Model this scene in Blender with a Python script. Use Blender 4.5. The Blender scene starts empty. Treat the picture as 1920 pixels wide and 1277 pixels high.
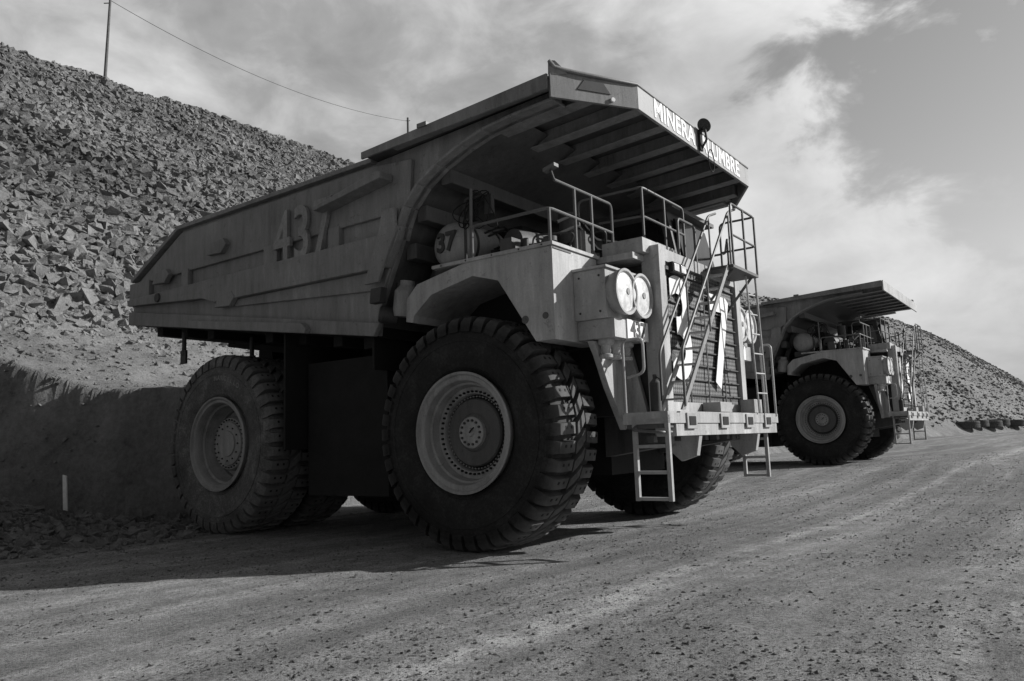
import bpy, bmesh, math, random
import numpy as np
from mathutils import Vector, Matrix
random.seed(7); rng=np.random.default_rng(7)
S=bpy.context.scene
col=bpy.context.collection
# ------------------------------------------------------------------ materials
def new_mat(name):
    m=bpy.data.materials.new(name); m.use_nodes=True
    nt=m.node_tree; b=nt.nodes['Principled BSDF']; return m,nt,b
def N(nt,t,**k):
    n=nt.nodes.new(t)
    for a,v in k.items(): setattr(n,a,v)
    return n
def noise(nt,vec,scale,detail=6,rough=.6,dist=0):
    n=N(nt,'ShaderNodeTexNoise'); n.inputs['Scale'].default_value=scale; n.inputs['Detail'].default_value=detail
    n.inputs['Roughness'].default_value=rough; n.inputs['Distortion'].default_value=dist
    nt.links.new(vec,n.inputs['Vector']); return n.outputs['Fac']
def ramp(nt,fac,stops):
    r=N(nt,'ShaderNodeValToRGB'); e=r.color_ramp.elements
    while len(e)<len(stops): e.new(.5)
    for i,(p,v) in enumerate(stops):
        e[i].position=p; e[i].color=(v,v,v,1)
    nt.links.new(fac,r.inputs['Fac']); return r.outputs['Color']
def math_(nt,op,a,b=None,c=None,clamp=False):
    n=N(nt,'ShaderNodeMath',operation=op); n.use_clamp=clamp
    for i,v in enumerate((a,b,c)):
        if v is None: continue
        if isinstance(v,(int,float)): n.inputs[i].default_value=v
        else: nt.links.new(v,n.inputs[i])
    return n.outputs[0]
def bump(nt,b,h,strength,dist):
    n=N(nt,'ShaderNodeBump'); n.inputs['Strength'].default_value=strength; n.inputs['Distance'].default_value=dist
    nt.links.new(h,n.inputs['Height']); nt.links.new(n.outputs['Normal'],b.inputs['Normal'])
def simple(name,base,rough=.6,var=.25,scale=2.5,metal=0,bumpd=.004,spec=.4,fine=30):
    m,nt,b=new_mat(name)
    tc=N(nt,'ShaderNodeTexCoord').outputs['Object']
    n1=noise(nt,tc,scale,8,.65); n2=noise(nt,tc,fine,5,.6)
    s=math_(nt,'ADD',math_(nt,'MULTIPLY',n1,.7),math_(nt,'MULTIPLY',n2,.3))
    c=ramp(nt,s,[(.32,base*(1-var)),(.5,base),(.68,base*(1+var))])
    nt.links.new(c,b.inputs['Base Color'])
    b.inputs['Roughness'].default_value=rough; b.inputs['Metallic'].default_value=metal
    b.inputs['Specular IOR Level'].default_value=spec
    bump(nt,b,s,.5,bumpd)
    return m
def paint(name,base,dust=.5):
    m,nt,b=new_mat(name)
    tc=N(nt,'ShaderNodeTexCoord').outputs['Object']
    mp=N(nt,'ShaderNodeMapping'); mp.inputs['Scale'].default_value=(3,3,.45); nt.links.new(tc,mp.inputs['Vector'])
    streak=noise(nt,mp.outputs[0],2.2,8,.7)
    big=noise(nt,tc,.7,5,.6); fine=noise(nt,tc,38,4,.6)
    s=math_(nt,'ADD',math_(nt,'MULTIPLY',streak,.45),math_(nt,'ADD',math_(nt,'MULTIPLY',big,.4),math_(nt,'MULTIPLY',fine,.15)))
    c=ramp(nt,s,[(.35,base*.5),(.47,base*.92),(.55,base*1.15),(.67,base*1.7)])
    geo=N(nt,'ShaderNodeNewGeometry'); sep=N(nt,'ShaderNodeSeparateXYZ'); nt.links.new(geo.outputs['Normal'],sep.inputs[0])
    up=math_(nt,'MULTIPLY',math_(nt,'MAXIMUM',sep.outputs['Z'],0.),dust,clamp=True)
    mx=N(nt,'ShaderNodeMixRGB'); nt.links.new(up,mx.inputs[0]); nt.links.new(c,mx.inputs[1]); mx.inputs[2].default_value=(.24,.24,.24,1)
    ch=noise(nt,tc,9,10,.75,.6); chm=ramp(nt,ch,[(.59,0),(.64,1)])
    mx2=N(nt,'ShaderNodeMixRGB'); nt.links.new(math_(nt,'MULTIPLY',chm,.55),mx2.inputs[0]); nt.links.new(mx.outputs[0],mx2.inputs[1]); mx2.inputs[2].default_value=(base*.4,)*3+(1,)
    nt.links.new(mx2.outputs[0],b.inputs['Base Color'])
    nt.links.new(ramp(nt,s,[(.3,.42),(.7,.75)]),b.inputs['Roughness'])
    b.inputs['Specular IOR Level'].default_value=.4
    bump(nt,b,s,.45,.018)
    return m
M={}
M['body']=paint('body_paint',.21)
M['deck']=paint('deck_paint',.37)
M['under']=paint('under_paint',.09,.2)  # dark paint; cab and bed front wall get canopy shade in their colour
M['rim']=paint('rim_paint',.24)
M['dark']=simple('dark_metal',.045,.6,.4)
M['black']=simple('black_parts_and_shade',.012,.85,.4)  # black hoses and bolts; also shade painted onto the chassis and bed underside
M['white']=simple('white_paint',.80,.5,.12,6)
M['letter']=simple('letter_paint',.78,.6,.15,9)
M['tube']=simple('railing_paint',.12,.5,.3)
M['step']=simple('step_metal',.36,.5,.25,4)
M['num']=paint('number_paint',.29)
M['numb']=paint('bed_number_paint',.25)
M['numdark']=simple('number_dark',.05,.6,.3)
M['wood']=simple('weathered_wood',.12,.9,.4,8)
M['mark']=simple('mark_grey',.05,.6,.3)
def tyre_mat(name,k,dust):
    m,nt,b=new_mat(name)
    tc=N(nt,'ShaderNodeTexCoord').outputs['Object']
    n1=noise(nt,tc,1.6,8,.7,.4); n2=noise(nt,tc,26,6,.7)
    s=math_(nt,'ADD',math_(nt,'MULTIPLY',n1,.6),math_(nt,'MULTIPLY',n2,.4))
    c=ramp(nt,s,[(.36,.015*k),(.5,.032*k),(.6,.06*k),(.72,.11*k)])
    sep=N(nt,'ShaderNodeSeparateXYZ'); nt.links.new(tc,sep.inputs[0])
    rr=math_(nt,'SQRT',math_(nt,'ADD',math_(nt,'MULTIPLY',sep.outputs['X'],sep.outputs['X']),math_(nt,'MULTIPLY',sep.outputs['Z'],sep.outputs['Z'])))
    tm=math_(nt,'MULTIPLY',math_(nt,'SUBTRACT',rr,1.6),5.5,clamp=True)
    mx=N(nt,'ShaderNodeMixRGB'); nt.links.new(math_(nt,'MULTIPLY',tm,ramp(nt,n1,[(.35,.35),(.65,.95)])),mx.inputs[0]); nt.links.new(c,mx.inputs[1]); mx.inputs[2].default_value=(dust,dust,dust,1)  # tread tint: dust, brightened to stand in for sun on the lugs
    nt.links.new(mx.outputs[0],b.inputs['Base Color']); b.inputs['Roughness'].default_value=.75; b.inputs['Specular IOR Level'].default_value=.25
    bump(nt,b,s,.6,.01); return m
M['tyre']=tyre_mat('tyre_rubber',.7,.13); M['tyre_dusty']=tyre_mat('tyre_rubber_dusty',3.2,.13)
M['tyrelet']=simple('tyre_letter',.2,.8,.3)
def lens_mat():
    m,nt,b=new_mat('headlight_lens')
    tc=N(nt,'ShaderNodeTexCoord').outputs['Object']
    c=ramp(nt,noise(nt,tc,14,3,.5),[(.35,.6),(.65,.9)])
    nt.links.new(c,b.inputs['Base Color']); b.inputs['Roughness'].default_value=.25; b.inputs['Coat Weight'].default_value=.8
    return m
M['lens']=lens_mat()
def glass_mat():
    m,nt,b=new_mat('cab_glass')
    tc=N(nt,'ShaderNodeTexCoord').outputs['Object']
    c=ramp(nt,noise(nt,tc,3,3,.5),[(.3,.01),(.7,.03)])
    nt.links.new(c,b.inputs['Base Color']); b.inputs['Roughness'].default_value=.08; return m
M['glass']=glass_mat()
def mesh_grille():
    m,nt,b=new_mat('radiator_mesh')
    tc=N(nt,'ShaderNodeTexCoord').outputs['Object']
    mp=N(nt,'ShaderNodeMapping'); mp.inputs['Rotation'].default_value=(math.radians(45),0,0); nt.links.new(tc,mp.inputs['Vector'])
    ck=N(nt,'ShaderNodeTexChecker'); ck.inputs['Scale'].default_value=20
    nt.links.new(mp.outputs[0],ck.inputs['Vector'])
    n=noise(nt,tc,5,4,.6)
    c=math_(nt,'MULTIPLY',ramp(nt,ck.outputs['Fac'],[(.4,.03),(.6,.17)]),math_(nt,'ADD',n,.5))
    nt.links.new(c,b.inputs['Base Color']); b.inputs['Roughness'].default_value=.7
    bump(nt,b,ck.outputs['Fac'],.8,.02); return m
M['mesh']=mesh_grille()
# ------------------------------------------------------------------ mesh builder
class MB:
    def __init__(s): s.v=[];s.f=[];s.m=[];s.mats=[]
    def mi(s,m):
        if m not in s.mats: s.mats.append(m)
        return s.mats.index(m)
    def add(s,vs,fs,m):
        o=len(s.v); s.v+= [tuple(v) for v in vs]; k=s.mi(m)
        for f in fs: s.f.append(tuple(i+o for i in f)); s.m.append(k)
    def box(s,x0,x1,y0,y1,z0,z1,m):
        s.add([(x0,y0,z0),(x1,y0,z0),(x1,y1,z0),(x0,y1,z0),(x0,y0,z1),(x1,y0,z1),(x1,y1,z1),(x0,y1,z1)],
              [(0,3,2,1),(4,5,6,7),(0,1,5,4),(1,2,6,5),(2,3,7,6),(3,0,4,7)],m)
    def loft(s,a,b,m):
        n=len(a); s.add(list(a)+list(b),[tuple(range(n))[::-1],tuple(range(n,2*n))]+[(i,(i+1)%n,n+(i+1)%n,n+i) for i in range(n)],m)
    def xz(s,poly,y0,y1,m): s.loft([(x,y0,z) for x,z in poly],[(x,y1,z) for x,z in poly],m)
    def yz(s,poly,x0,x1,m): s.loft([(x0,y,z) for y,z in poly],[(x1,y,z) for y,z in poly],m)
    def tube(s,pts,r,m,seg=8):
        pts=[Vector(p) for p in pts]; rings=[]
        for i,p in enumerate(pts):
            d=(pts[min(i+1,len(pts)-1)]-pts[max(i-1,0)]).normalized()
            a=d.orthogonal().normalized() if i==0 else (rings[-1][1]-d*rings[-1][1].dot(d)).normalized()
            b=d.cross(a); rings.append(([p+(a*math.cos(t)+b*math.sin(t))*r for t in [2*math.pi*k/seg for k in range(seg)]],a))
        vs=[v for r_,_ in rings for v in r_]; fs=[]
        for i in range(len(pts)-1):
            for k in range(seg): fs.append((i*seg+k,i*seg+(k+1)%seg,(i+1)*seg+(k+1)%seg,(i+1)*seg+k))
        fs.append(tuple(range(seg))[::-1]); fs.append(tuple(range((len(pts)-1)*seg,len(pts)*seg)))
        s.add(vs,fs,m)
    def rtube(s,pts,r,m,rad=.1,seg=8):
        pts=[Vector(p) for p in pts]; out=[pts[0]]
        for i in range(1,len(pts)-1):
            a=(pts[i-1]-pts[i]); b=(pts[i+1]-pts[i]); q=min(rad,a.length*.45,b.length*.45)
            A=pts[i]+a.normalized()*q; B=pts[i]+b.normalized()*q
            for t in (0,.25,.5,.75,1): out.append(A*(1-t)**2+pts[i]*2*t*(1-t)+B*t*t)
        out.append(pts[-1]); s.tube(out,r,m,seg)
    def lathe(s,prof,org,axis,m,seg=48):
        ax=Vector(axis).normalized(); a=ax.orthogonal().normalized(); b=ax.cross(a); o=Vector(org)
        vs=[];fs=[];n=len(prof)
        for k in range(seg):
            t=2*math.pi*k/seg; d=a*math.cos(t)+b*math.sin(t)
            for h,r in prof: vs.append(o+ax*h+d*max(r,.0005))
        for k in range(seg):
            k2=(k+1)%seg
            for i in range(n-1):
                j=(i+1)%n; fs.append((k*n+i,k*n+j,k2*n+j,k2*n+i))
        s.add(vs,fs,m)
    def cyl(s,p0,p1,r,m,seg=24,r1=None):
        p0=Vector(p0);p1=Vector(p1);L=(p1-p0).length; r1=r if r1 is None else r1
        s.lathe([(0,0),(0,r),(L,r1),(L,0)],p0,p1-p0,m,seg)
    def mesh(s,name,smooth=35):
        me=bpy.data.meshes.new(name); me.from_pydata(s.v,[],s.f)
        for m in s.mats: me.materials.append(M[m])
        me.polygons.foreach_set('material_index',s.m)
        bm=bmesh.new(); bm.from_mesh(me); bmesh.ops.recalc_face_normals(bm,faces=bm.faces); bm.to_mesh(me); bm.free()
        if smooth:
            me.shade_smooth(); me.set_sharp_from_angle(angle=math.radians(smooth))
        me.update(); return me
def obj(name,data,parent=None,loc=(0,0,0),rot=None,bev=0):
    o=bpy.data.objects.new(name,data); col.objects.link(o)
    if parent: o.parent=parent
    o.location=loc
    if rot is not None: o.rotation_euler=rot
    if bev:
        b=o.modifiers.new('bevel','BEVEL'); b.width=bev; b.segments=2; b.limit_method='ANGLE'; b.angle_limit=math.radians(40)
    return o
def textcurve(body,size,ext,mat,bold=0,sx=1,sp=1):
    c=bpy.data.curves.new('lettering','FONT'); c.body=body; c.size=size; c.extrude=ext; c.offset=bold
    c.align_x='CENTER'; c.align_y='CENTER'; c.space_character=sp
    c.materials.append(M[mat]); return c
def axes(org,X,Y,sx=1,sy=1,shear=0):
    X=Vector(X).normalized();Y=Vector(Y).normalized();Z=X.cross(Y).normalized()
    m=Matrix.Identity(4)
    for i in range(3):
        m[i][0]=X[i]*sx; m[i][1]=Y[i]*sy; m[i][2]=Z[i]; m[i][3]=org[i]
    return m
# ------------------------------------------------------------------ tyre / wheels
def tyre_mesh(mt):
    b=MB()
    half=[(-.34,.85),(-.45,.90),(-.50,.97),(-.515,.99),(-.505,1.0),(-.545,1.14),(-.563,1.28),(-.562,1.38),(-.572,1.385),(-.572,1.42),(-.556,1.425),(-.54,1.54),(-.50,1.62),(-.38,1.665),(0,1.68)]
    prof=half+[(-h,r) for h,r in half[-2::-1]]
    b.lathe(prof,(0,0,0),(0,1,0),mt,96)
    Nl=42; pitch=2*math.pi/Nl
    def blk(sec,t0,t1,skew):
        A=[];B=[]
        for y,r in sec:
            k=skew*y; q=.012 if r>1.7 else 0
            A.append((r*math.cos(t0+k+q),y,r*math.sin(t0+k+q)))
            B.append((r*math.cos(t1+k-q),y,r*math.sin(t1+k-q)))
        b.loft(A,B,mt)
    rr=random.Random(3)
    for i in range(Nl):
        t=i*pitch
        for sgn in (-1,1):
            w=rr.uniform(-.002,.004)
            sec=[(sgn*y,r+w) for y,r in ((.15,1.6),(.15,1.765),(.19,1.775),(.43,1.77),(.50,1.74),(.555,1.665),(.572,1.53),(.5,1.5))]
            off=0 if sgn<0 else pitch*.5
            blk(sec,t+off,t+off+pitch*.76,.03*sgn*-1)
            tc=t+off+pitch*.38; r=1.776+w
            e=Vector((math.cos(tc),0,math.sin(tc))); tt=Vector((-math.sin(tc),0,math.cos(tc)))
            for yy_ in (.27,.40):
                c=e*r+Vector((0,sgn*yy_,0)); q=.02
                P=[c+tt*a*q+Vector((0,bb*q,0)) for a,bb in ((-1,-1),(1,-1),(1,1),(-1,1))]
                b.loft([p-e*.02 for p in P],[p-e*.001 for p in P],'black')  # black plugs stand in for the shade inside the lug pits
        blk([(-.115,1.6),(-.115,1.77),(.0,1.78),(.115,1.77),(.115,1.6)],t+pitch*.22,t+pitch*1.0,.5)
    return b.mesh('tyre',30)
TY=tyre_mesh('tyre'); TYD=tyre_mesh('tyre_dusty')
def rim_front():
    b=MB()
    b.lathe([(-.30,.86),(-.52,.88),(-.545,.92),(-.565,.92),(-.565,.885),(-.53,.86),(-.53,.80),(-.515,.785),(-.40,.76),(-.385,.73),(-.26,.70),(-.25,.66),(-.25,.60),(-.22,.585),(-.05,.585)],(0,0,0),(0,1,0),'num',72)
    b.lathe([(-.05,.6),(-.05,.5)],(0,0,0),(0,1,0),'black',48)
    b.lathe([(-.05,.52),(-.22,.52),(-.245,.50),(-.245,.30),(-.27,.27),(-.27,.25)],(0,0,0),(0,1,0),'under',64)
    b.lathe([(-.27,.25),(-.32,.24),(-.33,.22),(-.33,.07),(-.36,.06),(-.36,0)],(0,0,0),(0,1,0),'num',40)
    b.lathe([(.3,.86),(.5,.88),(.5,.8),(.2,.6),(.2,0)],(0,0,0),(0,1,0),'under',48)
    for k in range(48):
        t=2*math.pi*k/48; c=Vector((math.cos(t)*.63,0,math.sin(t)*.63)); b.cyl(c+Vector((0,-.24,0)),c+Vector((0,-.285,0)),.018,'black',6)
    for k in range(56):
        t=2*math.pi*(k+.5)/56; c=Vector((math.cos(t)*.553,0,math.sin(t)*.553)); b.cyl(c+Vector((0,-.06,0)),c+Vector((0,-.2,0)),.014,'rim',6)
    for k in range(14):
        t=2*math.pi*k/14; c=Vector((math.cos(t)*.185,0,math.sin(t)*.185)); b.cyl(c+Vector((0,-.32,0)),c+Vector((0,-.352,0)),.02,'dark',6)
    b.tube([(.0,-.36,0),(.05,-.39,.03),(.1,-.38,.07)],.012,'black',6)
    return b.mesh('rim_front',30)
def rim_rear():
    b=MB()
    b.lathe([(-.30,.86),(-.52,.88),(-.545,.93),(-.565,.93),(-.565,.895),(-.53,.87),(-.53,.82),(-.50,.80),(-.36,.79),(-.34,.75),(-.12,.72),(-.08,.69),(.0,.69),(.0,.52)],(0,0,0),(0,1,0),'rim',72)
    b.lathe([(.02,.56),(-.22,.54),(-.27,.51),(-.27,.44),(-.30,.43),(-.31,.41),(-.31,.26),(-.335,.25),(-.335,0)],(0,0,0),(0,1,0),'rim',56)
    b.lathe([(.3,.86),(.5,.88),(.5,.8),(.2,.6),(.2,0)],(0,0,0),(0,1,0),'under',48)
    for k in range(32):
        t=2*math.pi*k/32; c=Vector((math.cos(t)*.475,0,math.sin(t)*.475)); b.cyl(c+Vector((0,-.26,0)),c+Vector((0,-.30,0)),.016,'dark',6)
    for k in range(12):
        t=2*math.pi*k/12; c=Vector((math.cos(t)*.34,0,math.sin(t)*.34)); b.cyl(c+Vector((0,-.30,0)),c+Vector((0,-.33,0)),.018,'dark',6)
    return b.mesh('rim_rear',30)
RF=rim_front(); RR=rim_rear()
# ------------------------------------------------------------------ truck parts
def zc(x): return 6.50+.052*(x+1.85)
SIDE=[(-9.85,4.58),(-9.85,5.34),(-9.62,5.55),(-7.8,6.44),(-1.85,6.48),(1.88,6.66),(1.90,6.44),(1.15,6.40),(.6,6.34),(.15,6.22),(-.35,6.03),(-.75,5.80),(-1.05,5.5),(-1.2,5.2),(-1.27,5.0),(-1.8,3.9),(-1.86,3.45)]
def floorz(x): return 4.58+(3.45-4.58)*(x+9.85)/(9.85-1.86)
def build_bed():
    b=MB()
    for sg in (-1,1):
        def Y(a): return sg*a
        b.xz(SIDE,Y(3.18),Y(3.29),'body')
        b.xz([(-9.45,5.50),(-7.78,6.34),(-1.9,6.39),(-.95,6.30),(-1.0,5.62),(-1.28,5.46),(-9.4,5.46)],Y(3.292),Y(3.37),'body')
        b.xz([(-9.72,5.52),(-7.85,6.42),(-7.85,6.51),(-9.78,5.6)],Y(3.12),Y(3.42),'body')
        b.xz([(-7.85,6.42),(-1.85,6.45),(-1.85,6.535),(-7.85,6.51)],Y(3.12),Y(3.42),'body')
        for x0,x1 in ((-9.83,-9.0),(-7.7,-7.45),(-4.85,-4.45),(-3.0,-2.7),(-1.62,-1.2)):
            b.box(x0,x1,min(Y(3.293),Y(3.4)),max(Y(3.293),Y(3.4)),5.09,5.50,'body')
        b.xz([(-9.8,4.98),(-9.83,5.12),(-1.18,5.12),(-1.24,4.98),(-1.5,4.55),(-6.4,4.62),(-6.8,4.75)],Y(3.294),Y(3.46),'body')
        b.xz([(-6.3,4.50),(-6.4,4.615),(-1.5,4.545),(-1.66,4.2)],Y(3.295),Y(3.35),'body')
        pts=[(-9.84,floorz(-9.84)-.02),(-9.84,floorz(-9.84)+.28),(-6.9,floorz(-6.9)+.26),(-1.72,floorz(-1.8)+.2),(-1.86,3.43)]
        b.xz(pts,Y(3.296),Y(3.40),'body')
        b.xz([(-7.2,floorz(-7.2)-.03),(-7.2,floorz(-7.2)+.12),(-3.6,floorz(-3.6)+.16),(-3.45,floorz(-3.45)+.06),(-3.5,floorz(-3.5)-.03)],Y(3.401),Y(3.52),'body')
        b.xz([(-1.62,4.3),(-1.2,5.12),(-1.2,5.5),(-1.5,5.5),(-1.62,5.1),(-1.95,4.3)],Y(3.461),Y(3.52),'body')
        b.xz([(-3.05,5.78),(-1.38,6.0),(-1.38,6.12),(-1.5,6.13),(-3.1,5.84)],Y(3.371),Y(3.68),'body')
        for cx,cz in ((-6.3,5.75),(-8.4,5.45),(-6.0,4.62)):
            b.xz([(cx-.35,cz-.12),(cx-.2,cz+.12),(cx+.2,cz+.15),(cx+.32,cz+.02),(cx+.15,cz-.15)],Y(3.36),Y(3.475),'body')
        b.cyl((-8.5,Y(3.29),5.0),(-8.5,Y(3.5),5.0),.10,'dark',16)
        cur=[(1.9,6.44),(1.15,6.40),(.6,6.34),(.15,6.22),(-.35,6.03),(-.75,5.80),(-1.05,5.5),(-1.2,5.2),(-1.27,5.0)]
        for (a,c),(d,e) in zip(cur[:-1],cur[1:]):
            nx,nz=-(e-c),(d-a); l=math.hypot(nx,nz); nx,nz=nx/l*.05,nz/l*.05
            b.loft([(a,Y(3.10),c),(d,Y(3.10),e),(d-nx,Y(3.10),e-nz),(a-nx,Y(3.10),c-nz)],[(a,Y(3.45),c),(d,Y(3.45),e),(d-nx,Y(3.45),e-nz),(a-nx,Y(3.45),c-nz)],'body')
    b.loft([(-9.86,-3.17,4.56),(-1.86,-3.17,3.43),(-1.86,-3.17,3.63),(-9.86,-3.17,4.76)],[(-9.86,3.17,4.56),(-1.86,3.17,3.43),(-1.86,3.17,3.63),(-9.86,3.17,4.76)],'black')
    for x in (-9.2,-8.2,-7.2,-5.2,-4.2,-3.2,-2.4):
        z=floorz(x); b.box(x-.12,x+.12,-3.0,3.0,z-.22,z-.015,'black')  # crossbeams coloured black to paint in the shade under the bed
    for y in (-.85,.85): b.loft([(-9.5,y-.2,4.2),(-2.2,y-.2,3.0),(-2.2,y-.2,3.48),(-9.5,y-.2,4.5)],[(-9.5,y+.2,4.2),(-2.2,y+.2,3.0),(-2.2,y+.2,3.48),(-9.5,y+.2,4.5)],'black')
    fw=[(-1.88,3.46),(-1.82,3.9),(-1.3,5.0),(-1.22,5.2),(-1.08,5.5),(-.78,5.8),(-.38,6.03),(.12,6.22),(.57,6.36),(1.0,6.55)]
    off=[(x-.12,z+.02) for x,z in fw][::-1]
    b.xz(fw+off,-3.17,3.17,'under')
    for x,z in ((-1.6,4.1),(-1.36,4.7),(-1.1,5.3),(-.55,5.82)):
        b.box(x,x+.22,-3.09,3.09,z,z+.26,'under')
    for y in (-2.4,-1.2,0,1.2,2.4):
        b.xz([(-1.75,3.7),(-1.2,5.0),(-1.0,5.5),(-.85,5.35),(-1.05,4.9),(-1.55,3.7)],y-.06,y+.06,'under')
    for x,y in ((-8.2,-3.0),(-6.6,-2.4)):
        b.tube([(x,y,floorz(x)-.1),(x,y,floorz(x)-.62)],.05,'dark'); b.box(x-.1,x+.1,y-.03,y+.03,floorz(x)-.8,floorz(x)-.5,'dark')
    for sg in (-1,1):
        b.xz([(-1.78,3.95),(-1.55,3.95),(-1.5,4.2),(-1.75,4.2)],sg*3.41,sg*3.56,'dark')
    return b.mesh('bed',30)
def build_canopy(v):
    b=MB()
    if v==1: out=[(-1.85,-3.58),(1.92,-3.58),(2.66,-2.36),(2.66,2.36),(1.92,3.58),(-1.85,3.58)]
    else: out=[(-1.85,-3.58),(2.66,-3.58),(2.66,3.58),(-1.85,3.58)]
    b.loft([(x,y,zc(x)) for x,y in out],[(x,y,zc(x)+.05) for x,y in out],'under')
    for sg in (-1,1):
        x1=1.93 if v==1 else 2.66
        b.loft([(-1.87,sg*3.59,zc(-1.87)-.05),(x1,sg*3.59,zc(x1)-.16),(x1,sg*3.59,zc(x1)+.07),(-1.87,sg*3.59,zc(-1.87)+.07)],
               [(-1.87,sg*3.63,zc(-1.87)-.05),(x1,sg*3.63,zc(x1)-.16),(x1,sg*3.63,zc(x1)+.07),(-1.87,sg*3.63,zc(-1.87)+.07)],'body')
        b.loft([(-1.2,sg*3.43,zc(-1.2)-.01),(x1,sg*3.43,zc(x1)-.01),(x1,sg*3.585,zc(x1)-.01),(-1.2,sg*3.585,zc(-1.2)-.01)],
               [(-1.2,sg*3.43,zc(-1.2)-.05),(x1,sg*3.43,zc(x1)-.1),(x1,sg*3.585,zc(x1)-.1),(-1.2,sg*3.585,zc(-1.2)-.05)],'body')
    def wall(p,q,z0,z1,z2,z3,th=.05,m='deck'):
        d=Vector((q[0]-p[0],q[1]-p[1],0)).normalized(); n=Vector((-d.y,d.x,0))*th
        P=Vector((p[0],p[1],0));Q=Vector((q[0],q[1],0))
        b.loft([P+Vector((0,0,z0)),Q+Vector((0,0,z1)),Q+Vector((0,0,z2)),P+Vector((0,0,z3))],[P+n+Vector((0,0,z0)),Q+n+Vector((0,0,z1)),Q+n+Vector((0,0,z2)),P+n+Vector((0,0,z3))],m)
    if v==1:
        wall((1.97,-3.60),(2.715,-2.375),6.41,6.43,6.80,6.84,.05,'body')
        wall((2.72,-2.37),(2.72,2.37),6.43,6.43,6.80,6.80,.05,'num')
        wall((2.715,2.375),(1.97,3.60),6.43,6.38,6.80,6.80,.05,'body')
        b.loft([(1.95,-3.62,6.74),(1.99,-3.57,6.74),(2.04,-3.56,6.95),(1.96,-3.62,6.96)],[(2.1,-3.40,6.78),(2.13,-3.36,6.78),(2.1,-3.45,6.86),(2.04,-3.5,6.88)],'body')
        b.tube([(1.98,-3.63,6.94),(2.02,-3.55,6.86),(2.1,-3.42,6.84),(2.3,-3.1,6.82),(2.71,-2.39,6.81),(2.71,2.37,6.81)],.03,'body')
        d=Vector((.745,1.225,0)).normalized(); o=Vector((1.97,-3.60,0)); n=Vector((d.y,-d.x,0))
        def P(s,z,e): return tuple(o+d*s+n*e+Vector((0,0,z)))
        b.loft([P(.42,6.58,.001),P(.98,6.58,.001),P(.86,6.74,.001),P(.54,6.74,.001)],[P(.42,6.58,.012),P(.98,6.58,.012),P(.86,6.74,.012),P(.54,6.74,.012)],'mark')
        b.cyl(P(1.0,6.50,0),P(1.0,6.50,.03),.035,'white',16)
    else:
        wall((2.72,-3.62),(2.72,3.62),6.42,6.42,6.80,6.80)
        b.box(2.5,2.7,2.9,3.1,6.8,6.9,'dark')
    ys=[-2.95,-2.1,-1.26,-.42,.42,1.26,2.1,2.95]
    for y in ys:
        x1=2.64
        if v==1 and abs(y)>2.36: x1=2.66-(abs(y)-2.36)*.606-.05
        x0=-.3
        b.loft([(x0,y-.07,zc(x0)-.22),(x1,y-.07,zc(x1)-.2),(x1,y-.07,zc(x1)-.002),(x0,y-.07,zc(x0)-.002)],[(x0,y+.07,zc(x0)-.22),(x1,y+.07,zc(x1)-.2),(x1,y+.07,zc(x1)-.002),(x0,y+.07,zc(x0)-.002)],'body')
        b.loft([(x0,y-.12,zc(x0)-.24),(x1,y-.12,zc(x1)-.22),(x1,y-.12,zc(x1)-.201),(x0,y-.12,zc(x0)-.221)],[(x0,y+.12,zc(x0)-.24),(x1,y+.12,zc(x1)-.22),(x1,y+.12,zc(x1)-.201),(x0,y+.12,zc(x0)-.221)],'body')
    b.box(-.55,-.35,-3.66,-3.5,zc(-.4)+.05,zc(-.4)+.12,'body')
    if v==1:
        b.tube([(2.74,-.08,6.45),(2.86,-.08,6.62),(2.84,-.10,6.86)],.022,'dark'); b.box(2.735,2.77,-.15,-.03,6.44,6.80,'black')
        b.lathe([(0,0),(.03,.06),(.07,.12),(.09,.13),(.09,.11),(.06,.0)],(2.80,-.12,6.84),(.2,.75,.55),'dark',20)
        pts=[(2.84,.12+.13*math.sin(t),6.30+.2*math.cos(t)) for t in [k*2*math.pi/20 for k in range(21)]]
        b.tube(pts,.010,'black',6)
    return b.mesh('canopy',30)
FEN=[(-1.1,3.58),(-1.08,3.95),(-.85,4.16),(.2,4.36),(1.75,4.34),(1.75,3.0),(1.42,3.0),(.78,3.98),(.3,4.12),(-.55,3.95),(-.93,3.66),(-.95,3.55)]
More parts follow.
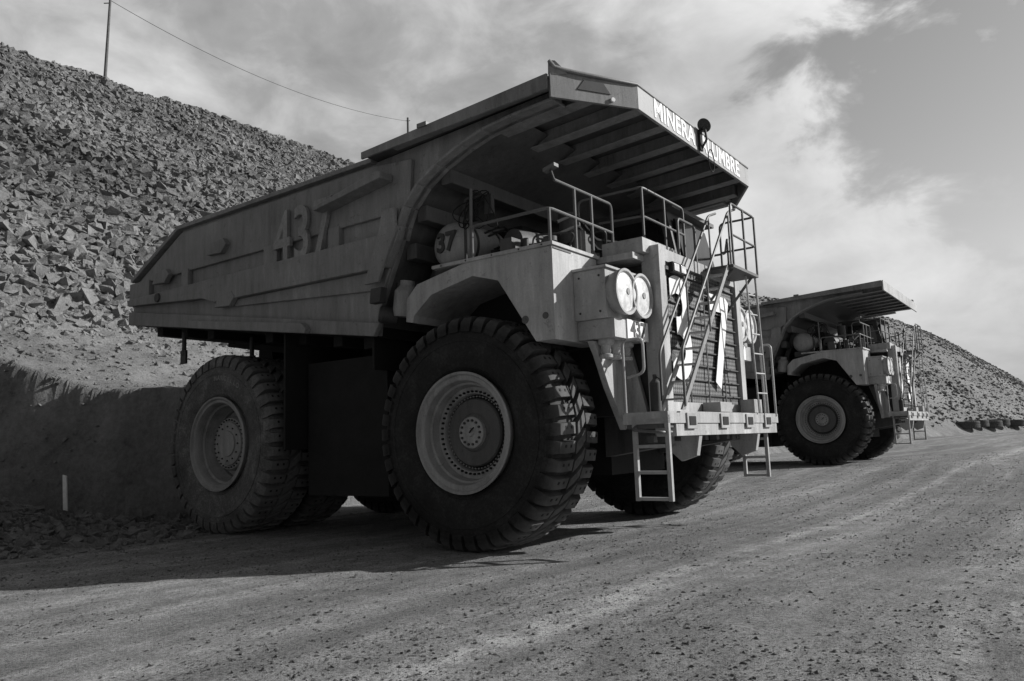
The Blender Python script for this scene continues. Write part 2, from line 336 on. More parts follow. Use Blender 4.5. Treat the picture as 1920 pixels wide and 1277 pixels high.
def build_front():
    b=MB()
    for sg in (-1,1):
        def bx(x0,x1,y0,y1,z0,z1,m): b.box(x0,x1,min(sg*y0,sg*y1),max(sg*y0,sg*y1),z0,z1,m)
        b.xz(FEN,sg*2.15,sg*3.40,'deck')
        b.xz([(-.5,4.345),(1.78,4.345),(1.78,4.40),(-.5,4.40)],sg*2.1,sg*3.43,'deck')
        b.cyl((1.60,sg*3.39,3.35),(1.60,sg*3.41,3.35),.05,'under',16); b.cyl((1.25,sg*3.39,3.33),(1.25,sg*3.41,3.33),.06,'under',16)
        b.box(1.751,1.762,min(sg*2.9,sg*3.38),max(sg*2.9,sg*3.38),4.30,4.33,'under')
        for x in (-.3,.2,.7,1.2,1.6): b.cyl((x,sg*3.43,4.37),(x,sg*3.445,4.37),.014,'dark',6)
        bx(1.752,2.28,2.86,1.80,3.30,4.02,'deck')
        bx(1.70,2.32,2.90,1.77,4.021,4.06,'deck')
        bx(1.752,2.36,2.80,1.77,3.02,3.298,'deck')
        bx(2.361,2.38,2.45,1.78,3.02,3.31,'white')
        for x in (1.85,2.18):
            for z in (3.4,3.92): b.cyl((x,sg*2.86,z),(x,sg*2.875,z),.018,'dark',6)
        for y in (2.58,2.08):
            b.lathe([(0,0),(0,.29),(.15,.335),(.20,.34),(.20,.30),(.17,.28)],(2.28,sg*y,3.68),(1,0,0),'deck',32)
            b.lathe([(.165,.29),(.20,.16),(.215,0)],(2.28,sg*y,3.68),(1,0,0),'lens',32)
            b.lathe([(.205,.05),(.222,.05),(.222,0)],(2.28,sg*y,3.68),(1,0,0),'rim',16)
        for y in (2.6,2.3,2.0):
            b.lathe([(0,0),(0,.12),(.06,.12),(.09,.07),(.2,.06),(.22,.1),(.27,.1),(.27,0)],(2.1,sg*y,3.02),(0,0,-1),'deck',20)
        b.yz([(sg*y,z) for y,z in ((2.80,3.0),(1.62,3.0),(1.62,1.85),(1.95,1.72),(2.15,2.0),(2.4,2.35),(2.65,2.8))],1.9,2.0,'deck')
        b.xz([(1.5,3.0),(2.0,3.0),(2.3,1.75),(1.9,1.75)],sg*1.60,sg*1.70,'deck')
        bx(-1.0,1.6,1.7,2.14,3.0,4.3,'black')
    b.box(.0,2.35,-2.1,2.1,4.28,4.38,'deck')
    b.box(.6,2.48,-1.55,1.55,1.95,4.46,'dark')
    b.box(2.30,2.60,-1.72,-1.50,1.97,4.52,'deck'); b.box(2.30,2.60,1.50,1.72,1.97,4.52,'deck')
    b.box(2.30,2.58,-1.50,1.50,4.30,4.50,'deck'); b.box(2.30,2.58,-1.50,1.50,1.97,2.12,'deck')
    b.box(2.482,2.52,-1.50,1.50,2.12,4.30,'mesh')
    for k in range(9):
        z=2.25+k*.24; b.box(2.521,2.56,-1.49,1.49,z-.012,z+.012,'dark')
    for y in (-.75,0,.75): b.box(2.561,2.575,y-.02,y+.02,2.12,4.30,'dark')
    b.box(1.75,2.45,-1.95,-1.15,4.39,4.62,'deck'); b.box(1.9,2.3,-1.1,-.4,4.52,4.72,'deck'); b.box(2.62,2.70,-1.45,-.95,4.12,4.28,'black')
    for y in (-1.33,-1.07): b.box(2.701,2.715,y-.09,y+.09,4.14,4.26,'lens')
    return b.mesh('front_structure',30)
def build_bumper():
    b=MB()
    b.box(2.25,2.95,-2.5,2.3,1.78,1.95,'deck')
    b.box(2.60,2.93,-2.2,2.25,1.60,1.778,'deck')
    b.box(2.3,2.9,-2.48,-1.9,1.72,1.778,'under')
    for y0,y1 in ((-1.9,-1.55),(-.6,-.25),(.55,.9),(1.5,1.85)):
        b.box(2.951,2.975,y0,y1,1.70,1.93,'step'); b.box(2.976,2.985,y0+.06,y1-.06,1.75,1.88,'black')
    b.box(2.6,2.9,-.4,.1,1.96,2.12,'step'); b.box(2.65,2.9,1.2,1.6,1.96,2.2,'deck')
    for k in range(10):
        y=-2.3+k*.47; b.box(2.5,2.62,y,y+.12,1.52,1.62,'under')
    for y in (-1.3,1.3): b.xz([(2.4,1.7),(2.93,1.7),(2.85,1.3),(2.6,1.22),(2.4,1.4)],y-.06,y+.06,'deck')
    for y in (-1.0,1.0): b.loft([(1.2,y-.18,1.3),(2.6,y-.18,1.5),(2.6,y-.18,1.95),(1.2,y-.18,2.2)],[(1.2,y+.18,1.3),(2.6,y+.18,1.5),(2.6,y+.18,1.95),(1.2,y+.18,2.2)],'under')
    return b.mesh('bumper',30)
def ladder(b,y,x0,x1,ztop,zbot,n,th=.03):
    for x in (x0,x1): b.box(x-th,x+th,y-.03,y+.03,zbot,ztop,'step')
    for k in range(n):
        z=zbot+.03+k*(ztop-zbot-.1)/(n-1)
        b.box(x0+th,x1-th,y-.045,y+.045,z-.022,z+.022,'step')
def build_access():
    b=MB()
    ladder(b,-2.47,2.42,2.92,1.9,.72,4); ladder(b,2.05,2.35,2.78,1.9,.80,4)
    y0,z0,y1,z1=-2.15,1.97,.12,4.42
    XA,XB=2.68,3.00
    for x in (XA,XB):
        b.loft([(x-.015,y0,z0),(x-.015,y0+.11,z0),(x-.015,y1+.04,z1),(x-.015,y1-.07,z1)],[(x+.015,y0,z0),(x+.015,y0+.11,z0),(x+.015,y1+.04,z1),(x+.015,y1-.07,z1)],'rim')
    for k in range(9):
        t=(k+.6)/9.2; y=y0+.06+(y1-y0)*t; z=z0+(z1-z0)*t
        b.box(XA+.02,XB-.02,y-.08,y+.08,z-.012,z+.012,'step')
    b.box(2.60,3.10,.10,1.35,4.38,4.43,'under')
    for y in (.3,1.25): b.tube([(2.5,y,3.8),(3.0,y,4.38)],.025,'tube')
    R=.021
    def dn(t,h): return (y0+.1+(y1-y0)*t, z0+(z1-z0)*t+h)
    for x in (XA-.01,XB+.02):
        p=[dn(0,.05),dn(0,.85),dn(1,.95)]
        b.rtube([(x,p[0][0],p[0][1]),(x,p[1][0],p[1][1]),(x,p[2][0],p[2][1]),(x,p[2][0]+.35,p[2][1]+.12)],R,'tube')
        for t in (.5,1.):
            q=dn(t,0);r_=dn(t,.88+.05*t); b.tube([(x,q[0],q[1]),(x,r_[0],r_[1])],R*.8,'tube')
    XR=3.09
    b.rtube([(XR,.15,4.43),(XR,.15,5.5),(XR,1.33,5.5),(2.45,1.33,5.5),(2.45,1.33,4.4)],R,'tube')
    b.rtube([(XR,.15,4.95),(XR,1.33,4.95),(2.45,1.33,4.95)],R*.9,'tube')
    for y in (.75,1.33): b.tube([(XR,y,4.43),(XR,y,5.5)],R,'tube')
    b.rtube([(2.95,2.2,1.9),(2.95,2.2,3.25),(2.75,2.2,3.25),(2.75,2.2,1.95)],R,'step')
    b.tube([(3.05,1.30,4.4),(3.0,1.60,1.95)],R,'step'); b.tube([(2.98,1.02,4.4),(2.98,1.2,1.95)],R*.8,'step')
    for z in (2.3,2.65,3.0,3.35,3.7,4.05): b.tube([(2.98,1.15-.05*(z-2.3),z),(3.02,1.58-.12*(z-2),z)],R*.7,'step')
    b.rtube([(2.3,-2.48,1.8),(2.3,-2.48,3.0),(2.62,-2.48,3.0),(2.62,-2.48,2.5),(2.35,-2.48,2.45)],R,'step')
    b.rtube([(2.45,-2.5,1.75),(2.45,-2.62,1.7),(2.9,-2.62,1.66),(2.9,-2.3,1.66)],R,'tube')
    T,Mi,B=5.40,4.92,4.38
    R=.024
    b.rtube([(.25,-3.32,B),(.25,-3.32,Mi),(1.68,-3.32,Mi),(1.68,-1.45,Mi)],R,'tube')
    b.rtube([(1.68,-3.15,T-.02),(1.68,-1.45,T),(1.68,-1.45,B)],R,'tube')
    for y in (-2.6,-2.1): b.tube([(1.68,y,B),(1.68,y,T)],R,'tube')
    b.tube([(1.68,-3.32,B),(1.68,-3.32,Mi)],R,'tube')
    b.tube([(.2,-3.3,B),(.2,-3.25,5.55)],R,'tube')
    b.rtube([(1.0,-1.35,B),(1.0,-1.35,5.62),(2.0,-.95,5.75),(2.0,.7,5.75),(2.0,.7,4.5)],R,'tube')
    b.rtube([(1.3,-1.2,5.2),(2.0,-.95,5.25),(2.0,.7,5.25)],R*.9,'tube')
    for y in (-.95,-.1): b.tube([(2.0,y,4.5),(2.0,y,5.75)],R,'tube')
    b.rtube([(2.45,-.6,4.5),(2.45,-.6,5.2),(2.45,.1,5.2),(2.45,.1,4.5)],R,'tube')
    b.rtube([(2.3,2.1,B),(2.3,2.1,T),(1.8,3.3,T),(0,3.3,T),(0,3.3,B)],R,'tube')
    b.rtube([(2.3,2.1,Mi),(1.8,3.3,Mi),(0,3.3,Mi)],R,'tube')
    b.tube([(1.68,-3.15,T-.02),(1.66,-3.2,T+.12)],.02,'dark')
    b.loft([(1.56,-3.26,T+.10),(1.76,-3.26,T+.15),(1.76,-3.26,T+.20),(1.56,-3.26,T+.15)],[(1.56,-3.14,T+.10),(1.76,-3.14,T+.15),(1.76,-3.14,T+.20),(1.56,-3.14,T+.15)],'tube')
    for k in range(5):
        c=(.0+.08*k,-3.1,5.25); pts=[(c[0]+.26*math.sin(t+k),-3.12+.05*math.cos(2*t),c[2]+(.18+.04*k)*math.cos(t)) for t in [j*2*math.pi/16 for j in range(17)]]
        b.tube(pts,.010,'black',5)
    b.rtube([(-.1,-3.05,4.4),(-.1,-3.05,5.5),(.45,-3.05,5.45)],.025,'dark'); b.box(.02,.14,-3.1,-3.0,5.1,5.4,'black'); b.box(.32,.46,-3.08,-3.0,5.15,5.45,'dark')
    b.lathe([(0,0),(0,.08),(.4,.08),(.46,.03),(.52,.03),(.52,0)],(2.7,-2.32,1.96),(0,0,1),'dark',16)
    b.tube([(2.7,-2.32,2.46),(2.8,-2.35,2.4),(2.8,-2.35,2.1)],.012,'black',6)
    return b.mesh('access_stairs_and_railings',35)
def build_mech():
    b=MB()
    for sg in (-1,1):
        b.loft([(-8.3,sg*.55,2.0),(-3,sg*.55,1.5),(2.3,sg*.55,1.5),(2.3,sg*.55,2.1),(-3,sg*.55,2.4),(-8.3,sg*.55,2.8)],[(-8.3,sg*.95,2.0),(-3,sg*.95,1.5),(2.3,sg*.95,1.5),(2.3,sg*.95,2.1),(-3,sg*.95,2.4),(-8.3,sg*.95,2.8)],'black')
        b.cyl((-6.3,sg*.2,1.75),(-6.3,sg*2.7,1.75),.72,'black',32)
        b.cyl((0,sg*.7,1.75),(0,sg*2.6,1.75),.42,'black',24)
        b.cyl((.0,sg*1.9,1.7),(-.1,sg*1.6,3.9),.25,'black',20)
        b.cyl((-3.6,sg*1.35,1.5),(-4.2,sg*1.25,3.9),.2,'black',20)
        b.cyl((-6.6,sg*1.0,2.4),(-6.9,sg*1.0,3.9),.17,'black',20)
        b.box(-1.25,-1.2,min(sg*1.2,sg*3.0),max(sg*1.2,sg*3.0),2.2,3.3,'black')
        b.box(-4.35,-4.3,min(sg*1.0,sg*3.3),max(sg*1.0,sg*3.3),1.6,3.75,'black')
        b.box(-2.1,-2.05,min(sg*2.3,sg*3.2),max(sg*2.3,sg*3.2),2.9,3.6,'black')
    b.lathe([(0,0),(0,.5),(.2,.95),(1.2,.95),(1.4,.5),(1.4,0)],(-6.3,-.7,1.8),(0,1,0),'black',32)
    b.box(-4.2,-2.1,-2.85,-1.0,.75,3.2,'black'); b.box(-4.2,-2.4,1.0,2.75,.8,3.2,'black')  # oversized tank blocks, black so the gap between the wheels reads as shade
    b.box(-2.4,1.2,-1.0,1.0,1.0,4.2,'black')
    b.box(-5.2,-4.0,-1.2,1.2,.9,3.3,'black')
    for sg in (-1,1): b.xz([(-8.4,2.4),(-7.6,2.4),(-7.8,3.95),(-8.3,4.0)],sg*.5,sg*1.0,'black')
    TA=(.05,1,0); TO=(-.58,-3.0,4.86)
    b.lathe([(0,0),(.015,.15),(.05,.28),(.12,.36),(.22,.40),(1.1,.40),(1.22,.32),(1.28,0)],TO,TA,'num',48)
    for h in (.35,.95): b.lathe([(h,.402),(h,.412),(h+.05,.412),(h+.05,.402)],TO,TA,'dark',48)
    b.box(-.9,-.2,-2.9,-1.8,4.30,4.5,'dark')
    b.lathe([(0,0),(0,.27),(.7,.27),(.8,.2),(.8,0)],(.35,-2.4,4.78),(.25,1,0),'under',32)
    b.lathe([(0,0),(0,.17),(.1,.2),(.42,.2),(.52,.12),(.6,.12),(.6,0)],(-1.35,-3.18,3.72),(.15,0,1),'num',28)
    b.lathe([(0,.0),(0,.13),(.25,.15),(.3,.12),(.3,0)],(-1.55,-3.15,3.75),(-.4,-.5,.1),'dark',24)
    r=random.Random(5)
    for k in range(60):
        x=r.uniform(-.1,1.5);y=r.uniform(-2.8,1.0);z=4.38
        h=r.uniform(.1,.5); t=r.random()
        if t<.4: b.cyl((x,y,z),(x,y,z+h),r.uniform(.04,.12),r.choice(['dark','under','black']),14)
        elif t<.7: b.box(x,x+r.uniform(.1,.3),y,y+r.uniform(.1,.4),z,z+h,r.choice(['dark','under','black']))
        else: b.rtube([(x,y,z),(x,y,z+h),(x+r.uniform(-.6,.6),y+r.uniform(-.4,.6),z+h),(x+.2,y+.5,z)],r.uniform(.015,.04),r.choice(['dark','black','under']),.12)
    for k in range(14):
        x=r.uniform(-1.2,1.4); z=r.uniform(4.5,5.2); b.rtube([(x,-2.4,z),(x+.1,-2,z+.2),(x-.1,-1,z),(x+.2,.4,z+.1)],r.uniform(.012,.03),'black')
    b.cyl((.5,-.9,4.38),(.5,-.9,5.6),.16,'under',20)
    b.box(-.9,.0,-1.6,.9,4.38,5.35,'black')
    b.loft([(0,1.15,4.38),(1.75,1.15,4.38),(1.75,3.05,4.38),(0,3.05,4.38)],[(0.05,1.2,5.95),(1.45,1.2,5.95),(1.45,3.0,5.95),(.05,3.0,5.95)],'under')  # cab coloured dark for the shade under the canopy
    b.box(-.05,1.65,1.05,3.15,5.951,6.03,'under')
    b.loft([(1.70,1.3,4.95),(1.70,2.9,4.95),(1.52,2.85,5.8),(1.52,1.35,5.8)],[(1.73,1.3,4.95),(1.73,2.9,4.95),(1.56,2.85,5.8),(1.56,1.35,5.8)],'glass')
    b.loft([(.3,1.14,5.0),(1.5,1.14,5.0),(1.3,1.14,5.8),(.3,1.14,5.8)],[(.3,1.19,5.0),(1.5,1.19,5.0),(1.3,1.2,5.8),(.3,1.2,5.8)],'glass')
    return b.mesh('chassis_and_engine',35)
PARTS={'bed':(build_bed(),.012),'front_structure':(build_front(),.015),'bumper':(build_bumper(),.01),'access_stairs_and_railings':(build_access(),0),'chassis_and_engine':(build_mech(),0)}
CAN={1:build_canopy(1),2:build_canopy(2)}
def tyre_text():
    outs=[]
    def arc(s,r,size,mid,step):
        n=len(s)
        for i,ch in enumerate(s):
            a=mid-(i-(n-1)/2)*step
            up=Vector((math.cos(a),0,math.sin(a))); X=Vector((math.sin(a),0,-math.cos(a)))
            outs.append((ch,axes(tuple(Vector((math.cos(a)*r,-.566,math.sin(a)*r))),X,up,1,1),size))
    arc('MARCELLO',1.30,.13,math.pi/2-.25,.085)
    return outs
TT=tyre_text()
LC={}
def wheel(name,rim,parent,x,y,flip,rotk,text=False,z=1.765,ty=None):
    e=bpy.data.objects.new(name,None); col.objects.link(e); e.parent=parent; e.location=(x,y,z)
    if flip: e.rotation_euler=(0,0,math.pi)
    t=obj('tyre',ty or TY,e); t.rotation_euler=(0,rotk,0)
    obj('rim',rim,e)
    if text:
        for ch,mx,size in TT:
            if ch not in LC: LC[ch]=textcurve(ch,size,.004,'tyrelet',.004)
            o=obj('tyre_lettering',LC[ch],e); o.matrix_local=mx
def truck(loc,ang,variant,number):
    e=bpy.data.objects.new('mining_haul_truck',None); col.objects.link(e); e.location=loc; e.rotation_euler=(0,0,ang)
    for n,(me,bv) in PARTS.items(): obj(n,me,e,bev=bv)
    obj('canopy',CAN[variant],e,bev=.008)
    wheel('front_wheel_near',RF,e,0,-2.85,False,.05); wheel('front_wheel_far',RF,e,0,2.85,True,.3)
    for y,fl in ((-2.85,False),(2.85,True)): wheel('rear_wheel_outer',RR,e,-6.3,y,fl,.6,not fl,ty=TYD)
    for y,fl in ((-1.62,False),(1.62,True)): wheel('rear_wheel_inner',RR,e,-6.3,y,fl,.2)
    def T(name,body,size,ext,mat,org,X,Y,sx=1,bold=0,sp=1):
        o=obj(name,textcurve(body,size,ext,mat,bold,sp=sp),e); o.matrix_local=axes(org,X,Y,sx,1)
    T('bed_number',number,1.42,.035,'numb',(-3.66,-3.42,5.50),(1,0,.02),(0,0,1),.72,.02,1.12)
    T('grille_number',number[1],2.25,.004,'white',(2.585,-1.02,3.2),(0,1,0),(0,0,1),.85,.04)
    T('grille_number',number[2],2.25,.004,'white',(2.585,.62,3.12),(0,1,0),(0,0,1),.85,.04)
    for sg in (-1,1): T('number_plate',number,.32,.003,'numdark',(2.385,sg*2.115,3.165),(0,1,0),(0,0,1),1,.008)
    if variant==1:
        T('tank_number',number[1:],.44,.03,'numdark',(-.565,-2.985,4.87),(1,-.05,0),(0,0,1),.95,.012)
        T('canopy_lettering','MINERA  ALUMBRE',.42,.004,'letter',(2.725,0.0,6.615),(0,1,0),(0,0,1),1.03,.008,1.02)
    return e
TH=math.radians(-36)
truck((1.19,14.46,0),TH,1,'437')
off=Vector((2.85*-math.sin(TH),2.85*math.cos(TH)))
truck((12.1+off.x,30.5+off.y,.28),TH,2,'415')
# ------------------------------------------------------------------ terrain
def vnoise(x,y,seed=0):
    x=np.asarray(x,float);y=np.asarray(y,float)
    xi=np.floor(x).astype(np.int64);yi=np.floor(y).astype(np.int64);fx=x-xi;fy=y-yi
    def h(a,b):
        n=(a*374761393+b*668265263+seed*1442695041)&0xffffffff
        n=((n^(n>>13))*1274126177)&0xffffffff
        return ((n^(n>>16))&0xffff)/65535.
    u=fx*fx*(3-2*fx);v=fy*fy*(3-2*fy)
    return (h(xi,yi)*(1-u)+h(xi+1,yi)*u)*(1-v)+(h(xi,yi+1)*(1-u)+h(xi+1,yi+1)*u)*v
def fbm(x,y,o=4,seed=0):
    r=0;a=.5
    for i in range(o): r=r+a*(vnoise(x*2**i,y*2**i,seed+i)-.5);a*=.5
    return r
def sst(a,b,x):
    t=np.clip((x-a)/(b-a),0,1);return t*t*(3-2*t)
VX,VY=.612,.791
def ground_z(x,y):
    s=x*VX+y*VY; q=x*.79-y*.612
    rise=.28*sst(21,30,s)
    r=np.hypot(x,y); fade=1/(1+(r/60)**2)
    und=.10*fbm(x*.25,y*.25,3,3)+.035*fbm(x*1.7,y*1.7,4,9)
    ruts=.055*fbm(q*2.2,s*.12,3,21)
    near=1-.7*sst(0,1,1-np.abs(q+7)/8)
    heap=.75*np.exp(-((x+12.2)/2.4)**2-((y-16.6)/2.6)**2)*(1+1.2*fbm(x*1.5,y*1.5,4,31))
    return rise+(und+ruts)*fade*near+heap
def quads(name,co,f,k,mat,smooth):
    me=bpy.data.meshes.new(name); me.vertices.add(len(co)); me.vertices.foreach_set('co',co.ravel())
    me.loops.add(f.size); me.loops.foreach_set('vertex_index',f.ravel()); me.polygons.add(len(f))
    me.polygons.foreach_set('loop_start',np.arange(0,f.size,k,dtype=np.int32)); me.update(calc_edges=True)
    me.materials.append(mat)
    if smooth: me.shade_smooth()
    else: me.shade_flat()
    return obj(name,me)
def grid_mesh(name,X,Y,Z,mat):
    ny,nx=X.shape; co=np.stack([X,Y,Z],-1).reshape(-1,3).astype(np.float32)
    i=np.arange(nx-1)[None,:]+np.arange(ny-1)[:,None]*nx
    f=np.stack([i,i+1,i+nx+1,i+nx],-1).reshape(-1,4).astype(np.int32)
    return quads(name,co,f,4,mat,True)
def ground_mat():
    m,nt,b=new_mat('compacted_dirt')
    tc=N(nt,'ShaderNodeTexCoord').outputs['Object']
    rot=N(nt,'ShaderNodeMapping'); rot.inputs['Rotation'].default_value=(0,0,-math.atan2(VY,VX)); nt.links.new(tc,rot.inputs['Vector'])
    wn=N(nt,'ShaderNodeTexNoise'); wn.inputs['Scale'].default_value=.05; wn.inputs['Detail'].default_value=2; nt.links.new(rot.outputs[0],wn.inputs['Vector'])
    sub=N(nt,'ShaderNodeVectorMath',operation='SUBTRACT'); nt.links.new(wn.outputs['Color'],sub.inputs[0]); sub.inputs[1].default_value=(.5,.5,.5)
    scl=N(nt,'ShaderNodeVectorMath',operation='MULTIPLY'); nt.links.new(sub.outputs[0],scl.inputs[0]); scl.inputs[1].default_value=(0,5,0)
    add=N(nt,'ShaderNodeVectorMath',operation='ADD'); nt.links.new(rot.outputs[0],add.inputs[0]); nt.links.new(scl.outputs[0],add.inputs[1])
    st=N(nt,'ShaderNodeMapping'); st.inputs['Scale'].default_value=(.04,1,1); nt.links.new(add.outputs[0],st.inputs['Vector'])
    tr1=noise(nt,st.outputs[0],.8,5,.6); tr2=noise(nt,st.outputs[0],3.6,6,.75)
    big=noise(nt,tc,.35,5,.6); mid=noise(nt,tc,2.4,8,.75); fine=noise(nt,tc,24,6,.75); grit=noise(nt,tc,95,3,.7)
    s=math_(nt,'ADD',math_(nt,'MULTIPLY',tr1,.27),math_(nt,'MULTIPLY',tr2,.18))
    s=math_(nt,'ADD',s,math_(nt,'MULTIPLY',big,.09)); s=math_(nt,'ADD',s,math_(nt,'MULTIPLY',mid,.24))
    s=math_(nt,'ADD',s,math_(nt,'MULTIPLY',fine,.13)); s=math_(nt,'ADD',s,math_(nt,'MULTIPLY',grit,.09))
    sp_=N(nt,'ShaderNodeSeparateXYZ'); nt.links.new(rot.outputs[0],sp_.inputs[0])
    wob=math_(nt,'MULTIPLY',math_(nt,'SUBTRACT',noise(nt,rot.outputs[0],.09,2,.5),.5),1.6)
    yq=math_(nt,'ADD',sp_.outputs['Y'],wob)
    for c0,wd,am in ((4.1,.36,.075),(2.0,.5,-.03),(.9,.32,.055),(-1.4,.4,.04),(-3.6,.5,.05),(5.6,.5,-.03)):
        bd=math_(nt,'SUBTRACT',1.0,math_(nt,'DIVIDE',math_(nt,'ABSOLUTE',math_(nt,'SUBTRACT',yq,c0)),wd),clamp=True)
        bd=math_(nt,'MULTIPLY',bd,ramp(nt,mid,[(.35,.2),(.6,1)]))
        s=math_(nt,'ADD',s,math_(nt,'MULTIPLY',bd,am))
    c=ramp(nt,s,[(.42,.14),(.475,.21),(.525,.30),(.60,.50)])
    sp=ramp(nt,grit,[(.38,.35),(.47,1)]); sp2=ramp(nt,fine,[(.38,.5),(.5,1)])
    mx=N(nt,'ShaderNodeMixRGB',blend_type='MULTIPLY'); mx.inputs[0].default_value=1; nt.links.new(c,mx.inputs[1]); nt.links.new(sp,mx.inputs[2])
    mx2=N(nt,'ShaderNodeMixRGB',blend_type='MULTIPLY'); mx2.inputs[0].default_value=1; nt.links.new(mx.outputs[0],mx2.inputs[1]); nt.links.new(sp2,mx2.inputs[2])
    nt.links.new(mx2.outputs[0],b.inputs['Base Color']); b.inputs['Roughness'].default_value=.92; b.inputs['Specular IOR Level'].default_value=.15
    hh=math_(nt,'ADD',math_(nt,'MULTIPLY',mid,.35),math_(nt,'ADD',math_(nt,'MULTIPLY',fine,.4),math_(nt,'MULTIPLY',grit,.25)))
    hh=math_(nt,'ADD',hh,math_(nt,'MULTIPLY',tr2,.3))
    bump(nt,b,hh,.9,.045); return m
GM=ground_mat()
k=np.linspace(-1,1,560); ax=np.sinh(k*7.4)/np.sinh(7.4)*3000
GX,GY=np.meshgrid(ax+1,ax+12); grid_mesh('ground',GX,GY,ground_z(GX,GY),GM)
def rock_mat(name,lo,hi,sc=1.0):
    m,nt,b=new_mat(name)
    tc=N(nt,'ShaderNodeTexCoord').outputs['Object']
    n1=noise(nt,tc,1.1*sc,6,.7); n2=noise(nt,tc,9*sc,6,.75); n3=noise(nt,tc,.09,4,.6)
    s=math_(nt,'ADD',math_(nt,'MULTIPLY',n1,.35),math_(nt,'MULTIPLY',n2,.3)); s=math_(nt,'ADD',s,math_(nt,'MULTIPLY',n3,.35))
    c=ramp(nt,s,[(.38,lo),(.5,(lo+hi)/2),(.63,hi)])
    nt.links.new(c,b.inputs['Base Color']); b.inputs['Roughness'].default_value=.9; b.inputs['Specular IOR Level'].default_value=.2
    bump(nt,b,math_(nt,'ADD',n2,math_(nt,'MULTIPLY',n1,.5)),1.0,.09); return m
RM=rock_mat('rubble_rock',.08,.32); HM=rock_mat('hill_soil',.09,.30,.8); PM=rock_mat('pebble_rock',.10,.38,5); FM=rock_mat('far_rubble_rock',.06,.16)
P0=np.array([-11.14,19.58]); nX,nY=-.79,.612; H=30.
def hill_z(s,d,full=False):
    db=d-17*sst(95,200,s)
    x=P0[0]+s*VX+db*nX; y=P0[1]+s*VY+db*nY
    w=fbm(s*.05,d*.05,3,40)
    near=np.where(d<8.6,3.35+.36*np.maximum(d,0),6.44+.81*(d-8.6))
    far=.79*np.clip(d,0,90)
    t=sst(22,55,s); prof=near*(1-t)+far*t
    # cut bank at the back of the parking row
    nb=.5*fbm(x*.8,y*.3+2,4,51)
    eA=y-(19.75-.16*(x+13))+nb
    mask=np.clip(np.maximum(eA,d-9.5)/.75,0,1)*np.clip((d+3.4+nb)/1.2,0,1)
    mask=mask**.8
    d2=(274-(.79*x+.612*y))*.75
    top=H-3.6*sst(80,140,s)+1.5*w
    z=np.minimum(np.minimum(prof*mask+2.0*w*sst(8,20,d),d2),top)
    amp=np.where(z>5,.45,.22)
    z=z+amp*fbm(x*.9,y*.9,5,60)*np.clip(z,0,1.3)+.35*fbm(x*1.9,z*1.6,4,71)*np.clip(z,0,1)*(mask<.98)
    if full: return x,y,z,mask
    return x,y,z
sv=np.concatenate([np.arange(-70,-12,1.),np.arange(-12,60,.17),np.arange(60,120,1.2),np.arange(120,345,1.5)])
dv=np.concatenate([[-5.,-4.4],np.arange(-4.2,14,.14),np.arange(14,46,.4),np.arange(46,140,6)])
SS,DD=np.meshgrid(sv,dv); hx,hy,hz,mk=hill_z(SS,DD,True); hz=np.where((mk<=0)|((hz<.03)&(DD<2)),-.5,hz)
grid_mesh('rubble_hill',hx,hy,hz,HM)
ph=(1+5**.5)/2
IV=np.array([(-1,ph,0),(1,ph,0),(-1,-ph,0),(1,-ph,0),(0,-1,ph),(0,1,ph),(0,-1,-ph),(0,1,-ph),(ph,0,-1),(ph,0,1),(-ph,0,-1),(-ph,0,1)])/1.9
IF=np.array([(0,11,5),(0,5,1),(0,1,7),(0,7,10),(0,10,11),(1,5,9),(5,11,4),(11,10,2),(10,7,6),(7,1,8),(3,9,4),(3,4,2),(3,2,6),(3,6,8),(3,8,9),(4,9,5),(2,4,11),(6,2,10),(8,6,7),(9,8,1)])
BV=np.array([(x,y,z) for x in(-1,1) for y in(-1,1) for z in(-1,1)],float)*.8
BF=np.array([(0,1,3),(0,3,2),(4,6,7),(4,7,5),(0,4,5),(0,5,1),(2,3,7),(2,7,6),(0,2,6),(0,6,4),(1,5,7),(1,7,3)])
def rocks(name,pos,size,mat,flat=.8):
    allv=[];allf=[];o=0
    for V0,F0,sel in ((IV,IF,slice(0,None,3)),(IV,IF,slice(1,None,3)),(BV,BF,slice(2,None,3))):
        p=pos[sel]; sz=size[sel]; n=len(p)
        if not n: continue
        v=V0[None]*(1+.42*(rng.random((n,len(V0),1))-.5)*2)+.24*(rng.random((n,len(V0),3))-.5)*2
        v=v*(.6+.75*rng.random((n,1,3)))
        q=rng.normal(size=(n,4)); q/=np.linalg.norm(q,axis=1,keepdims=True); w,x,y,z=q.T
        R=np.stack([1-2*(y*y+z*z),2*(x*y-z*w),2*(x*z+y*w),2*(x*y+z*w),1-2*(x*x+z*z),2*(y*z-x*w),2*(x*z-y*w),2*(y*z+x*w),1-2*(x*x+y*y)],-1).reshape(n,3,3)
        v=np.einsum('nij,nkj->nki',R,v)*sz[:,None,None]; v[...,2]*=flat; v=v+p[:,None,:]
        allv.append(v.reshape(-1,3)); f=F0[None]+(np.arange(n)*len(V0))[:,None,None]+o; allf.append(f.reshape(-1,3)); o+=n*len(V0)
    co=np.concatenate(allv).astype(np.float32); f=np.concatenate(allf).astype(np.int32)
    return quads(name,co,f,3,mat,False)
n=230000
s=rng.uniform(-7,62,n); d=8.1+rng.random(n)**.9*34.7
x,y,z=hill_z(s,d); kp=(x/y<-.15)&(x/y>-.76); s,d,x,y,z=s[kp],d[kp],x[kp],y[kp],z[kp]
sz=.035+.24*rng.random(len(x))**5.5*(1.35-.5*(d-7)/35)
P1=np.stack([x,y,z+sz*.25],1)
rocks('rock_rubble',P1,sz,RM)
n2=9000; s=rng.uniform(62,150,n2); d=rng.uniform(2,42,n2); x,y,z=hill_z(s,d); sz2=.08+.25*rng.random(n2)**3
